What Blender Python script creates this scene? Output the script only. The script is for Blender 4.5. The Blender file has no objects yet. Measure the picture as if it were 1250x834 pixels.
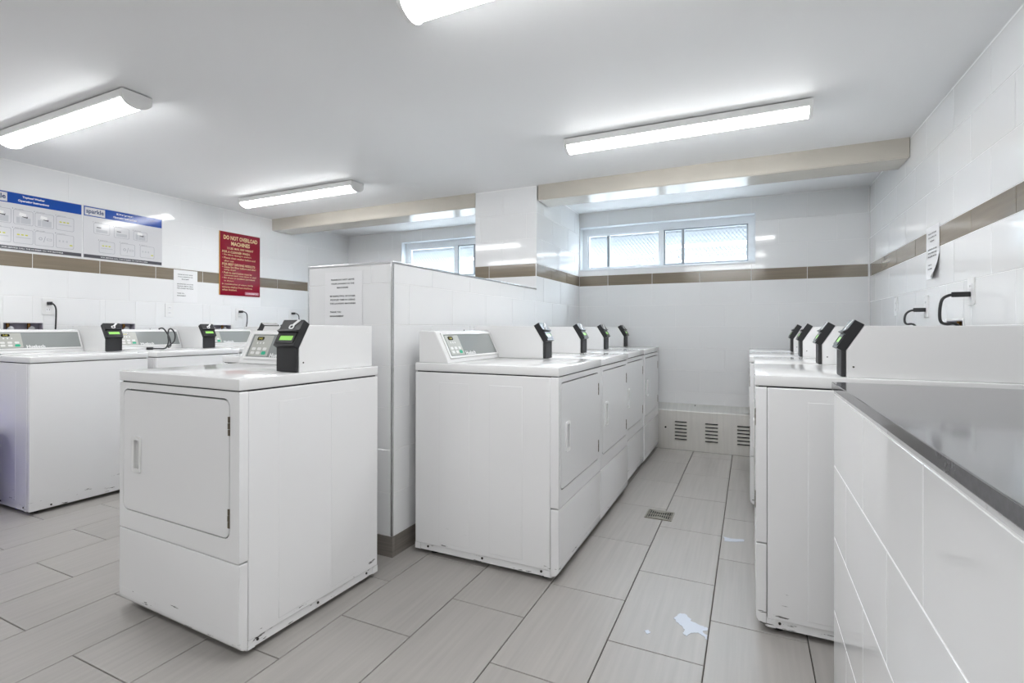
import bpy, bmesh, math, random
from mathutils import Matrix, Vector
random.seed(7)
scene = bpy.context.scene
COL = scene.collection

# ------------------------------------------------------------------ camera
F_PX, CX, CY = 630.76, 606.70, 399.00
YAW, PITCH, ROLL, CAM_H = 0.4546, 0.0027, 0.0015, 1.0771
cam_d = bpy.data.cameras.new('camera')
cam = bpy.data.objects.new('camera', cam_d); COL.objects.link(cam)
fw = Vector((-math.sin(YAW)*math.cos(PITCH), math.cos(YAW)*math.cos(PITCH), math.sin(PITCH)))
rt = Vector((math.cos(YAW), math.sin(YAW), 0)); up = rt.cross(fw)
c_, s_ = math.cos(ROLL), math.sin(ROLL)
rt, up = c_*rt + s_*up, -s_*rt + c_*up
M = Matrix((rt, up, -fw)).transposed().to_4x4(); M.translation = (0, 0, CAM_H)
cam.matrix_world = M
cam_d.sensor_width = 36; cam_d.lens = F_PX/1250*36
cam_d.shift_x = (625-CX)/1250; cam_d.shift_y = (CY-417)/1250
cam_d.clip_start = .02
scene.camera = cam

# ------------------------------------------------------------------ world and exposure
world = bpy.data.worlds.new('world'); scene.world = world; world.use_nodes = True
bg = world.node_tree.nodes['Background']
bg.inputs[0].default_value = (.78, .90, 1.0, 1); bg.inputs[1].default_value = 12.0
vs = scene.view_settings
vs.view_transform = 'Standard'; vs.look = 'None'; vs.gamma = 1; vs.use_curve_mapping = False
vs.exposure = 1.25
LAMP = 11.0          # emission of the lamp diffusers

# ------------------------------------------------------------------ materials
MATS = {}
def mat(name, col, rough=.5, metal=0, spec=.5, emit=None, estr=0, coat=0, bump=0, bscale=60, vary=0, noise=None):
    m = bpy.data.materials.new(name); m.use_nodes = True
    nt = m.node_tree; b = nt.nodes['Principled BSDF']
    col4 = (*col, 1)
    b.inputs['Base Color'].default_value = col4
    b.inputs['Roughness'].default_value = rough; b.inputs['Metallic'].default_value = metal
    b.inputs['Specular IOR Level'].default_value = spec
    b.inputs['Coat Weight'].default_value = coat; b.inputs['Coat Roughness'].default_value = .05
    if emit: b.inputs['Emission Color'].default_value = (*emit, 1); b.inputs['Emission Strength'].default_value = estr
    if vary or noise:
        hsv = nt.nodes.new('ShaderNodeHueSaturation'); hsv.inputs['Color'].default_value = col4
        add = nt.nodes.new('ShaderNodeMath'); add.operation = 'ADD'; add.inputs[0].default_value = 1.0; add.inputs[1].default_value = 0
        if vary:
            oi = nt.nodes.new('ShaderNodeObjectInfo'); mr = nt.nodes.new('ShaderNodeMapRange')
            mr.inputs[3].default_value = 1-vary; mr.inputs[4].default_value = 1+vary
            nt.links.new(oi.outputs['Random'], mr.inputs[0]); nt.links.new(mr.outputs[0], add.inputs[0])
        if noise:
            sc, amt = noise
            tc = nt.nodes.new('ShaderNodeTexCoord'); mp = nt.nodes.new('ShaderNodeMapping'); mp.inputs['Scale'].default_value = sc
            no = nt.nodes.new('ShaderNodeTexNoise'); no.inputs['Scale'].default_value = 1; no.inputs['Detail'].default_value = 6
            geo = nt.nodes.new('ShaderNodeNewGeometry')
            nt.links.new(geo.outputs['Position'], mp.inputs[0]); nt.links.new(mp.outputs[0], no.inputs[0])
            mr2 = nt.nodes.new('ShaderNodeMapRange'); mr2.inputs[1].default_value = .25; mr2.inputs[2].default_value = .75
            mr2.inputs[3].default_value = -amt; mr2.inputs[4].default_value = amt
            nt.links.new(no.outputs[0], mr2.inputs[0]); nt.links.new(mr2.outputs[0], add.inputs[1])
        nt.links.new(add.outputs[0], hsv.inputs['Value']); nt.links.new(hsv.outputs[0], b.inputs['Base Color'])
    if bump:
        geo = nt.nodes.new('ShaderNodeNewGeometry')
        no = nt.nodes.new('ShaderNodeTexNoise'); no.inputs['Scale'].default_value = bscale
        bp = nt.nodes.new('ShaderNodeBump'); bp.inputs['Strength'].default_value = bump; bp.inputs['Distance'].default_value = .002
        nt.links.new(geo.outputs['Position'], no.inputs['Vector']); nt.links.new(no.outputs[0], bp.inputs['Height']); nt.links.new(bp.outputs[0], b.inputs['Normal'])
    MATS[name] = m
    return m
mat('tile_white', (.865, .87, .875), .07, vary=.004, bump=.04, bscale=5)
mat('tile_taupe', (.235, .195, .145), .10, vary=.05, noise=((3, 3, 60), .10))
mat('grout_white', (.90, .90, .90), .7)
mat('base_tile', (.21, .19, .17), .35, noise=((2, 2, 90), .25))
mat('floor_tile', (.385, .366, .346), .36, vary=.03, noise=((55, 2.2, 10), .08), bump=.05, bscale=90)
mat('grout_dark', (.075, .066, .058), .9)
mat('ceiling_paint', (.885, .89, .895), .6, bump=.05, bscale=40)
mat('beam_paint', (.57, .535, .47), .22, noise=((5, 5, 9), .05), bump=.15, bscale=9)
mat('plain_wall', (.86, .86, .86), .6)
mat('chrome', (.62, .62, .63), .25, 1)
mat('steel', (.80, .785, .75), .38, 1, noise=((60, 3, 3), .05))
mat('steel_drain', (.34, .32, .27), .35, 1)
mat('slot_dark', (.02, .02, .02), .8)
mat('lamp_housing', (.80, .80, .79), .4)
mat('lamp_lens', (.95, .95, .95), .4, emit=(.985, .995, 1.0), estr=LAMP)
mat('white_plastic', (.83, .83, .825), .30)
mat('black_plastic', (.018, .018, .02), .35)
mat('black_matte', (.022, .022, .024), .55, bump=.3, bscale=900)
mat('rubber', (.012, .012, .012), .8)
mat('screw', (.05, .045, .04), .4, .6)
mat('hinge_metal', (.16, .135, .10), .4, .8)
mat('panel_glass', (.30, .32, .315), .10)
mat('keypad', (.47, .475, .44), .35)
mat('key_white', (.78, .78, .76), .4)
mat('key_green', (.01, .42, .24), .4)
mat('display', (.02, .02, .01), .15)
mat('digits', (.35, .32, .05), .5, emit=(.8, .7, .1), estr=.25)
mat('lcd', (.22, .5, .10), .3, emit=(.38, .85, .16), estr=.18)
mat('lettering_white', (.86, .86, .86), .5)
mat('paper', (.86, .86, .87), .7)
mat('ink', (.05, .05, .055), .8)
mat('ink_soft', (.22, .22, .24), .8)
mat('poster_white', (.70, .70, .72), .12)
mat('poster_blue', (.012, .075, .38), .12, spec=.3)
mat('poster_navy', (.02, .05, .17), .2)
mat('poster_grey', (.10, .10, .115), .15)
mat('poster_line', (.38, .38, .42), .2)
mat('poster_pale', (.56, .57, .60), .2)
mat('poster_yellow', (.58, .58, .02), .3)
mat('sign_red', (.25, .008, .026), .06, spec=.35)
mat('sign_cream', (.80, .58, .33), .3)
mat('sign_edge', (.55, .27, .06), .3)
mat('sign_pink', (.52, .16, .22), .3)
mat('brass', (.25, .13, .04), .3, .9)
mat('box_lilac', (.42, .40, .47), .5)
mat('quartz', (.115, .115, .12), .09, noise=((120, 120, 120), .12))
mat('frame_white', (.80, .83, .86), .35)
mat('frame_grey', (.30, .33, .36), .35)
mat('mesh_wire', (.13, .14, .16), .5)
mat('bin_purple', (.09, .05, .60), .25)
mat('spill_white', (.52, .56, .63), .3)
mat('outdoor_pale', (.16, .17, .18), .9)
mat('outdoor_ground', (.32, .32, .31), .9)
mat('outdoor_grey', (.12, .13, .14), .9)
mat('outdoor_green', (.30, .42, .30), .9)

# enamel of the machines: glossy white with a few dark scuffs low on the cabinet
def enamel(name, col, rough):
    m = mat(name, col, rough)
    nt = m.node_tree; b = nt.nodes['Principled BSDF']
    tc = nt.nodes.new('ShaderNodeTexCoord'); oi = nt.nodes.new('ShaderNodeObjectInfo')
    mp = nt.nodes.new('ShaderNodeMapping'); mp.inputs['Scale'].default_value = (9, 9, 70)
    cmb = nt.nodes.new('ShaderNodeVectorMath'); cmb.operation = 'ADD'
    mul = nt.nodes.new('ShaderNodeMath'); mul.operation = 'MULTIPLY'; mul.inputs[1].default_value = 40
    nt.links.new(oi.outputs['Random'], mul.inputs[0])
    nt.links.new(tc.outputs['Object'], mp.inputs[0]); nt.links.new(mp.outputs[0], cmb.inputs[0]); nt.links.new(mul.outputs[0], cmb.inputs[1])
    n1 = nt.nodes.new('ShaderNodeTexNoise'); n1.inputs['Scale'].default_value = 1; n1.inputs['Detail'].default_value = 5; n1.inputs['Roughness'].default_value = .65
    nt.links.new(cmb.outputs[0], n1.inputs[0])
    sep = nt.nodes.new('ShaderNodeSeparateXYZ'); nt.links.new(tc.outputs['Object'], sep.inputs[0])
    hz = nt.nodes.new('ShaderNodeMapRange'); hz.inputs[1].default_value = .03; hz.inputs[2].default_value = .30
    hz.inputs[3].default_value = .612; hz.inputs[4].default_value = .80
    nt.links.new(sep.outputs[2], hz.inputs[0])
    sub = nt.nodes.new('ShaderNodeMath'); sub.operation = 'SUBTRACT'
    nt.links.new(n1.outputs[0], sub.inputs[0]); nt.links.new(hz.outputs[0], sub.inputs[1])
    st = nt.nodes.new('ShaderNodeMapRange'); st.inputs[1].default_value = 0; st.inputs[2].default_value = .03
    nt.links.new(sub.outputs[0], st.inputs[0])
    mx = nt.nodes.new('ShaderNodeMix'); mx.data_type = 'RGBA'
    mx.inputs[6].default_value = (*col, 1); mx.inputs[7].default_value = (.10, .095, .09, 1)
    nt.links.new(st.outputs[0], mx.inputs[0]); nt.links.new(mx.outputs[2], b.inputs['Base Color'])
enamel('enamel', (.855, .855, .86), .15)
enamel('enamel_top', (.85, .85, .85), .10)

# window glass: clear sheet with a thin reflection
gm = bpy.data.materials.new('window_glass'); gm.use_nodes = True; nt = gm.node_tree
for n in list(nt.nodes): nt.nodes.remove(n)
out = nt.nodes.new('ShaderNodeOutputMaterial'); tr = nt.nodes.new('ShaderNodeBsdfTransparent'); gl = nt.nodes.new('ShaderNodeBsdfGlossy')
gl.inputs['Roughness'].default_value = .02; mx = nt.nodes.new('ShaderNodeMixShader'); mx.inputs[0].default_value = .07
nt.links.new(tr.outputs[0], mx.inputs[1]); nt.links.new(gl.outputs[0], mx.inputs[2]); nt.links.new(mx.outputs[0], out.inputs[0])
MATS['window_glass'] = gm

# ------------------------------------------------------------------ mesh helpers
def link(name, me, m=None, parent=None):
    o = bpy.data.objects.new(name, me); COL.objects.link(o)
    if m and me is not None and not me.materials: me.materials.append(MATS[m])
    if parent: o.parent = parent
    return o
def tag(o, label=None, cat=None, group=None, kind=None):
    if label: o['label'] = label
    if cat: o['category'] = cat
    if group: o['group'] = group
    if kind: o['kind'] = kind
    return o
def empty(name, loc=(0, 0, 0), rz=0):
    o = bpy.data.objects.new(name, None); COL.objects.link(o)
    o.location = loc; o.rotation_euler = (0, 0, rz); o.empty_display_size = .1
    return o
def finish(bm, smooth=30, T=None):
    if T is not None: bmesh.ops.transform(bm, matrix=T, verts=bm.verts)
    bmesh.ops.recalc_face_normals(bm, faces=bm.faces)
    me = bpy.data.meshes.new('mesh'); bm.to_mesh(me); bm.free()
    if smooth:
        me.polygons.foreach_set('use_smooth', [True]*len(me.polygons))
        me.set_sharp_from_angle(angle=math.radians(smooth))
    return me
def bm_box(bm, a, b, bev=0, seg=2, edges=None):
    x0, y0, z0 = a; x1, y1, z1 = b
    v = [bm.verts.new(p) for p in ((x0,y0,z0),(x1,y0,z0),(x1,y1,z0),(x0,y1,z0),(x0,y0,z1),(x1,y0,z1),(x1,y1,z1),(x0,y1,z1))]
    fs = [bm.faces.new([v[i] for i in q]) for q in ((0,3,2,1),(4,5,6,7),(0,1,5,4),(1,2,6,5),(2,3,7,6),(3,0,4,7))]
    if bev:
        es = set(e for f in fs for e in f.edges)
        bmesh.ops.bevel(bm, geom=list(es), offset=bev, segments=seg, affect='EDGES', profile=.5)
def box(a, b, bev=0, seg=2, T=None):
    bm = bmesh.new(); bm_box(bm, a, b, bev, seg); return finish(bm, 20, T)
def boxes(lst, bev=0, T=None):
    bm = bmesh.new()
    for a, b in lst:
        t = bmesh.new(); bm_box(t, a, b, bev); me = bpy.data.meshes.new('t'); t.to_mesh(me); t.free(); bm.from_mesh(me); bpy.data.meshes.remove(me)
    return finish(bm, 20, T)
def prism(poly, axis, a0, a1, bev=0, seg=2, T=None, smooth=20):
    """poly in the two other axes (order x,y,z without the axis), extruded from a0 to a1"""
    bm = bmesh.new()
    def P(p, a):
        q = list(p); q.insert(axis, a); return q
    lo = [bm.verts.new(P(p, a0)) for p in poly]; hi = [bm.verts.new(P(p, a1)) for p in poly]
    n = len(poly)
    bm.faces.new(lo); bm.faces.new(hi[::-1])
    for i in range(n): bm.faces.new((lo[i], hi[i], hi[(i+1) % n], lo[(i+1) % n]))
    if bev: bmesh.ops.bevel(bm, geom=list(bm.edges), offset=bev, segments=seg, affect='EDGES', profile=.5)
    return finish(bm, smooth, T)
def rr(x0, z0, x1, z1, r, n=5):
    pts = []
    for cx, cz, a0 in ((x1-r, z1-r, 0), (x0+r, z1-r, 90), (x0+r, z0+r, 180), (x1-r, z0+r, 270)):
        for i in range(n+1):
            a = math.radians(a0 + 90*i/n); pts.append((cx+r*math.cos(a), cz+r*math.sin(a)))
    return pts
def ring(outer, inner, axis, a0, a1, bev=0, T=None):
    """frame between two loops with equal point counts"""
    bm = bmesh.new()
    def P(p, a):
        q = list(p); q.insert(axis, a); return bm.verts.new(q)
    n = len(outer)
    L = [[P(p, a) for p in loop] for loop in (outer, inner) for a in (a0, a1)]   # o0 o1 i0 i1
    for i in range(n):
        j = (i+1) % n
        bm.faces.new((L[0][i], L[0][j], L[2][j], L[2][i])); bm.faces.new((L[1][i], L[3][i], L[3][j], L[1][j]))
        bm.faces.new((L[0][i], L[1][i], L[1][j], L[0][j])); bm.faces.new((L[2][i], L[2][j], L[3][j], L[3][i]))
    if bev:
        es = [e for e in bm.edges if len(e.link_faces) == 2 and e.calc_face_angle(0) > .9]
        bmesh.ops.bevel(bm, geom=es, offset=bev, segments=2, affect='EDGES', profile=.5)
    return finish(bm, 20, T)
def cyl(c, r0, r1, h, n=16, axis='z', T=None):
    bm = bmesh.new()
    bmesh.ops.create_cone(bm, cap_ends=True, segments=n, radius1=r0, radius2=r1, depth=h)
    R = {'z': Matrix(), 'x': Matrix.Rotation(math.pi/2, 4, 'Y'), 'y': Matrix.Rotation(-math.pi/2, 4, 'X')}[axis]
    bmesh.ops.transform(bm, matrix=Matrix.Translation(c) @ R, verts=bm.verts)
    return finish(bm, 50, T)
def tube(pts, r, n=8, T=None, sub=6):
    P = [Vector(p) for p in pts]; Q = []
    for i in range(len(P)-1):
        p0, p1, p2, p3 = P[max(i-1, 0)], P[i], P[i+1], P[min(i+2, len(P)-1)]
        for k in range(sub):
            t = k/sub
            Q.append(.5*((2*p1)+(p2-p0)*t+(2*p0-5*p1+4*p2-p3)*t*t+(3*p1-p0-3*p2+p3)*t**3))
    Q.append(P[-1])
    bm = bmesh.new(); rings = []; ref = Vector((.3, .2, .93)).normalized()
    for i, q in enumerate(Q):
        d = (Q[min(i+1, len(Q)-1)]-Q[max(i-1, 0)]).normalized()
        a = d.cross(ref)
        if a.length < .05: a = d.cross(Vector((1, 0, 0)))
        a.normalize(); b = d.cross(a)
        rings.append([bm.verts.new(q + r*(math.cos(2*math.pi*k/n)*a + math.sin(2*math.pi*k/n)*b)) for k in range(n)])
    for A, B in zip(rings, rings[1:]):
        for k in range(n): bm.faces.new((A[k], A[(k+1) % n], B[(k+1) % n], B[k]))
    bm.faces.new(rings[0]); bm.faces.new(rings[-1][::-1])
    return finish(bm, 60, T)
def frame(origin, a, b, n):
    m = Matrix((Vector(a).normalized(), Vector(b).normalized(), Vector(n).normalized())).transposed().to_4x4()
    m.translation = origin
    return m
TXT = {}
def text_mesh(body, w=None, h=None, bold=0.0, align='CENTER', spacing=1.0, T=None, pos=(0, 0), lift=0, thick=.0003):
    """flat lettering fitted to a width or line height; pos = anchor of the (bottom) baseline"""
    cu = bpy.data.curves.new('t', 'FONT'); cu.body = body; cu.align_x = align; cu.size = 1; cu.offset = bold; cu.space_line = spacing
    cu.resolution_u = 2
    o = bpy.data.objects.new('t', cu); COL.objects.link(o)
    bpy.context.view_layer.update()
    me = bpy.data.meshes.new_from_object(o.evaluated_get(bpy.context.evaluated_depsgraph_get()))
    bpy.data.objects.remove(o); bpy.data.curves.remove(cu)
    xs = [v.co.x for v in me.vertices]; ys = [v.co.y for v in me.vertices]
    W, H = max(xs)-min(xs), max(ys)-min(ys)
    sx = (w/W) if w else h/H
    sy = (h/H) if h else sx
    ax = {'CENTER': (min(xs)+max(xs))/2, 'LEFT': min(xs), 'RIGHT': max(xs)}[align]; by = min(ys)
    S = Matrix.Translation((pos[0], pos[1], lift)) @ Matrix.Diagonal((sx, sy, 1, 1)) @ Matrix.Translation((-ax, -by, 0))
    me.transform((T @ S) if T is not None else S)
    return me

# ------------------------------------------------------------------ walls with tiles
def cut(rects, h):
    out = []
    hx0, hz0, hx1, hz1 = h
    for x0, z0, x1, z1 in rects:
        if hx1 <= x0 or hx0 >= x1 or hz1 <= z0 or hz0 >= z1: out.append((x0, z0, x1, z1)); continue
        if hx0 > x0: out.append((x0, z0, hx0, z1))
        if hx1 < x1: out.append((hx1, z0, x1, z1))
        a, b = max(x0, hx0), min(x1, hx1)
        if hz0 > z0: out.append((a, z0, b, hz0))
        if hz1 < z1: out.append((a, hz1, b, z1))
    return out
TILEC = {}
TT = .0016
def tile_mesh(w, h, m):
    k = (round(w, 4), round(h, 4), m)
    if k not in TILEC:
        bm = bmesh.new(); e = .0008
        lo = [bm.verts.new(p) for p in ((0,0,0),(w,0,0),(w,h,0),(0,h,0))]
        mi = [bm.verts.new(p) for p in ((0,0,TT-e),(w,0,TT-e),(w,h,TT-e),(0,h,TT-e))]
        hi = [bm.verts.new(p) for p in ((e,e,TT),(w-e,e,TT),(w-e,h-e,TT),(e,h-e,TT))]
        bm.faces.new(hi)
        for A, B in ((lo, mi), (mi, hi)):
            for i in range(4): bm.faces.new((A[i], A[(i+1) % 4], B[(i+1) % 4], B[i]))
        bm.normal_update()
        me = bpy.data.meshes.new('tile'); bm.to_mesh(me); bm.free(); me.materials.append(MATS[m]); TILEC[k] = me
    return TILEC[k]
ROWZ = [.0975, .299, .502, .699, .896, 1.092, 1.289, 1.487, 1.588, 1.790, 1.992, 2.194, 2.40]
STRIPE = (1.487, 1.588)
J = .0034
def tiles(parent, T, u0, u1, z0, z1, holes=(), phase=0.0, stripe_phase=None, L=.4125, rows=ROWZ):
    for i in range(len(rows)-1):
        a, b = max(rows[i], z0), min(rows[i+1], z1)
        if b-a < .012: continue
        st = abs(rows[i]-STRIPE[0]) < 1e-6
        ph = (stripe_phase if (st and stripe_phase is not None) else phase + (L/2 if i % 2 else 0))
        k = math.floor((u0-ph)/L)
        while ph + k*L < u1:
            x0, x1 = max(ph+k*L, u0), min(ph+(k+1)*L, u1); k += 1
            if x1-x0 < .012: continue
            rs = [(x0, a, x1, b)]
            for h in holes: rs = cut(rs, h)
            for (p, q, r, s) in rs:
                if r-p < .01 or s-q < .01: continue
                o = link('tile', tile_mesh(r-p-J, s-q-J, 'tile_taupe' if st else 'tile_white'), None, parent)
                o.matrix_local = T @ Matrix.Translation((p+J/2, q+J/2, 0))
def backing(name, T, u0, u1, z0, z1, holes=(), th=.12, m='grout_white', label=None):
    rs = [(u0, z0, u1, z1)]
    for h in holes: rs = cut(rs, h)
    me = boxes([((p, q, -th), (r, s, 0)) for p, q, r, s in rs], 0, T)
    o = link(name, me, m); tag(o, label, 'wall', kind='structure')
    return o
LX, RX, BY, CZ = -4.452, .848, 4.93, 2.203
PXL, PXR, PY, PT, PIERY = -2.045, -1.506, 1.965, 1.391, 3.79
FRONTY = -2.6

# floor
FL = link('floor', box((LX-.2, FRONTY-.2, -.15), (RX+.2, BY+.2, -.006)), 'grout_dark'); tag(FL, 'grey floor of long stone-look tiles laid in a staggered bond', 'floor', kind='structure')
PX_, PY_ = .3114, .5725
fj = .0036
fcache = {}
def ftile(w, h):
    k = (round(w, 4), round(h, 4))
    if k not in fcache:
        bm = bmesh.new(); bm_box(bm, (0, 0, -.008), (w, h, 0)); 
        top = [e for e in bm.edges if all(abs(v.co.z) < 1e-6 for v in e.verts)]
        bmesh.ops.bevel(bm, geom=top, offset=.0012, segments=1, affect='EDGES')
        fcache[k] = finish(bm, 0); fcache[k].materials.append(MATS['floor_tile'])
    return fcache[k]
for k in range(-15, 4):
    x0 = -.130 + (k-1)*PX_
    x1 = x0+PX_
    even = (k % 2 == 0)
    y = (1.775 if even else 1.489) - 4*PY_
    while y < BY:
        a, b = max(y, -.62), min(y+PY_, BY); y += PY_
        p, q = max(x0, LX), min(x1, RX)
        if b-a < .02 or q-p < .02: continue
        o = link('tile', ftile(q-p-fj, b-a-fj), None, FL); o.location = (p+fj/2, a+fj/2, 0)
# the floor goes on behind the camera as one plain field of the same stone
o = link('tile_field', box((LX, FRONTY, -.008), (RX, -.625, 0)), 'floor_tile', FL); o['kind'] = 'stuff'

# ceiling
tag(link('ceiling', box((LX-.2, FRONTY-.2, CZ), (RX+.2, BY+.05, CZ+.12)), 'ceiling_paint'), 'smooth white painted ceiling', 'ceiling', kind='structure')

# window openings (X, Z)
WIN1 = (-1.500, 1.645, .044, 2.066)
WIN2 = (-3.652, 1.645, -2.100, 2.075)
TB = frame((0, BY+TT, 0), (1, 0, 0), (0, 0, 1), (0, -1, 0))
B1 = backing('wall_back', TB, LX-.2, RX+.2, 0, CZ, (WIN1, WIN2), .22, label='back wall of glossy white tiles with a taupe stripe and two high windows')
# back wall tiles: right bay and left bay
tiles(B1, TB, PXR, RX, .005, CZ, (WIN1,), phase=-1.224, stripe_phase=-1.224)
tiles(B1, TB, LX, PXL-.012, .005, CZ, (WIN2,), phase=-4.2, stripe_phase=-4.05)
# left wall; plumbing boxes are set into it
OUTBOX = [(1.640, 1.045, 1.858, 1.110), (2.245, 1.045, 2.462, 1.110), (3.105, 1.045, 3.320, 1.104)]
TL = frame((LX-TT, 0, 0), (0, 1, 0), (0, 0, 1), (1, 0, 0))
WL = backing('wall_left', TL, FRONTY, BY, 0, CZ, OUTBOX, .14, label='left wall of glossy white tiles with a taupe stripe')
tiles(WL, TL, .75, BY, .005, CZ, OUTBOX, phase=1.59, stripe_phase=1.385)
link('tile_field', box((-.62+FRONTY+.62, 0, 0), (.75, CZ, TT*.8), 0, T=TL), 'tile_white', WL)['kind'] = 'stuff'
# right wall (u runs along -Y)
TR = frame((RX+TT, 0, 0), (0, -1, 0), (0, 0, 1), (-1, 0, 0))
RBOX = [(-3.165, 1.050, -2.950, 1.116)]
WR = backing('wall_right', TR, -BY, -FRONTY, 0, CZ, RBOX, .14, label='right wall of glossy white tiles with a taupe stripe')
tiles(WR, TR, -BY, -.55, .005, CZ, RBOX, phase=-2.66, stripe_phase=-3.275)
link('tile_field', box((-.55, 0, 0), (-FRONTY, CZ, TT*.8), 0, T=TR), 'tile_white', WR)['kind'] = 'stuff'
# wall behind the camera
tag(link('wall_front', box((LX-.2, FRONTY-.14, 0), (RX+.2, FRONTY, CZ)), 'plain_wall'), 'plain white wall behind the laundry room entrance side', 'wall', kind='structure')

# low partition and the pier it runs into
PA = link('wall_partition', box((PXL+TT, PY+TT, 0), (PXR-TT, PIERY+.02, PT-.004)), 'grout_white')
tag(PA, 'low white tiled partition wall with metal edge trim between the dryer rows', 'wall', kind='structure')
Tpr = frame((PXR-TT, 0, 0), (0, 1, 0), (0, 0, 1), (1, 0, 0))
Tpl = frame((PXL+TT, 0, 0), (0, -1, 0), (0, 0, 1), (-1, 0, 0))
Tpf = frame((0, PY+TT, 0), (1, 0, 0), (0, 0, 1), (0, -1, 0))
tiles(PA, Tpr, PY+.012, PIERY, .0975, PT-.012, phase=2.30)
tiles(PA, Tpl, -PIERY, -PY-.012, .0975, PT-.012, phase=-2.4)
tiles(PA, Tpf, PXL+.010, PXR-.010, .0975, PT-.012, phase=-1.63)
link('baseboard_tile', box((PXL-.004, PY-.004, 0), (PXR+.004, PY+.02, .096), .001), 'base_tile', PA)
link('baseboard_tile', box((PXR-.012, PY+.022, 0), (PXR+.004, PIERY, .096), .001), 'base_tile', PA)
link('baseboard_tile', box((PXL-.004, PY+.022, 0), (PXL+.012, PIERY, .096), .001), 'base_tile', PA)
link('cap', box((PXL+.012, PY+.012, PT-.004), (PXR-.012, PIERY, PT+.001), .001), 'tile_white', PA)
link('edge_trim', box((PXR-.010, PY-.001, .0975), (PXR+.001, PY+.010, PT+.001), .002), 'chrome', PA)
link('edge_trim', box((PXL-.001, PY-.001, .0975), (PXL+.009, PY+.010, PT+.001), .002), 'chrome', PA)
link('edge_trim', box((PXL+.009, PY-.001, PT-.011), (PXR-.010, PY+.011, PT+.001), .002), 'chrome', PA)
link('edge_trim', box((PXR-.011, PY+.010, PT-.011), (PXR+.001, PIERY, PT+.001), .002), 'chrome', PA)
link('edge_trim', box((PXL-.001, PY+.010, PT-.011), (PXL+.011, PIERY, PT+.001), .002), 'chrome', PA)
PI = link('wall_pier', box((PXL-.01+TT, PIERY+TT, 0), (PXR-TT, BY, CZ)), 'grout_white')
tag(PI, 'white tiled pier with a taupe stripe rising to the ceiling between the windows', 'wall', kind='structure')
Tif = frame((0, PIERY+TT, 0), (1, 0, 0), (0, 0, 1), (0, -1, 0))
Tir = frame((PXR-TT, 0, 0), (0, 1, 0), (0, 0, 1), (1, 0, 0))
Til = frame((PXL-.01+TT, 0, 0), (0, -1, 0), (0, 0, 1), (-1, 0, 0))
tiles(PI, Tif, PXL-.01, PXR, PT, CZ, phase=-1.80, stripe_phase=-1.926)
tiles(PI, Tir, PIERY, BY, .005, CZ, phase=4.36, stripe_phase=4.539)
tiles(PI, Til, -BY, -PIERY, .005, CZ, phase=-4.2, stripe_phase=-4.1)

# taupe ceiling beams
def beam(name, x0, x1, label, ch0, ch1):
    y0, y1, zb = PIERY-.002, 4.045, 2.083
    p = [(x0+ch0*.4, y0), (x1-ch1*.4, y0), (x1, y0+ch1), (x1, y1), (x0, y1), (x0, y0+ch0)]
    bm = bmesh.new()
    lo = [bm.verts.new((a, b, zb)) for a, b in p]; hi = [bm.verts.new((a, b, CZ)) for a, b in p]
    bm.faces.new(lo); bm.faces.new(hi)
    for i in range(len(p)): bm.faces.new((lo[i], lo[(i+1) % 6], hi[(i+1) % 6], hi[i]))
    bmesh.ops.bevel(bm, geom=[e for e in bm.edges if all(v.co.z < zb+.01 for v in e.verts)], offset=.006, segments=3, affect='EDGES')
    o = link(name, finish(bm, 20), 'beam_paint'); tag(o, label, 'beam', kind='structure')
beam('trim_1', PXR+.004, RX, 'taupe painted ceiling beam between the pier and the right wall', .02, .008)
beam('trim_2', LX, PXL-.012, 'taupe painted ceiling beam between the left wall and the pier', .008, .008)

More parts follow.
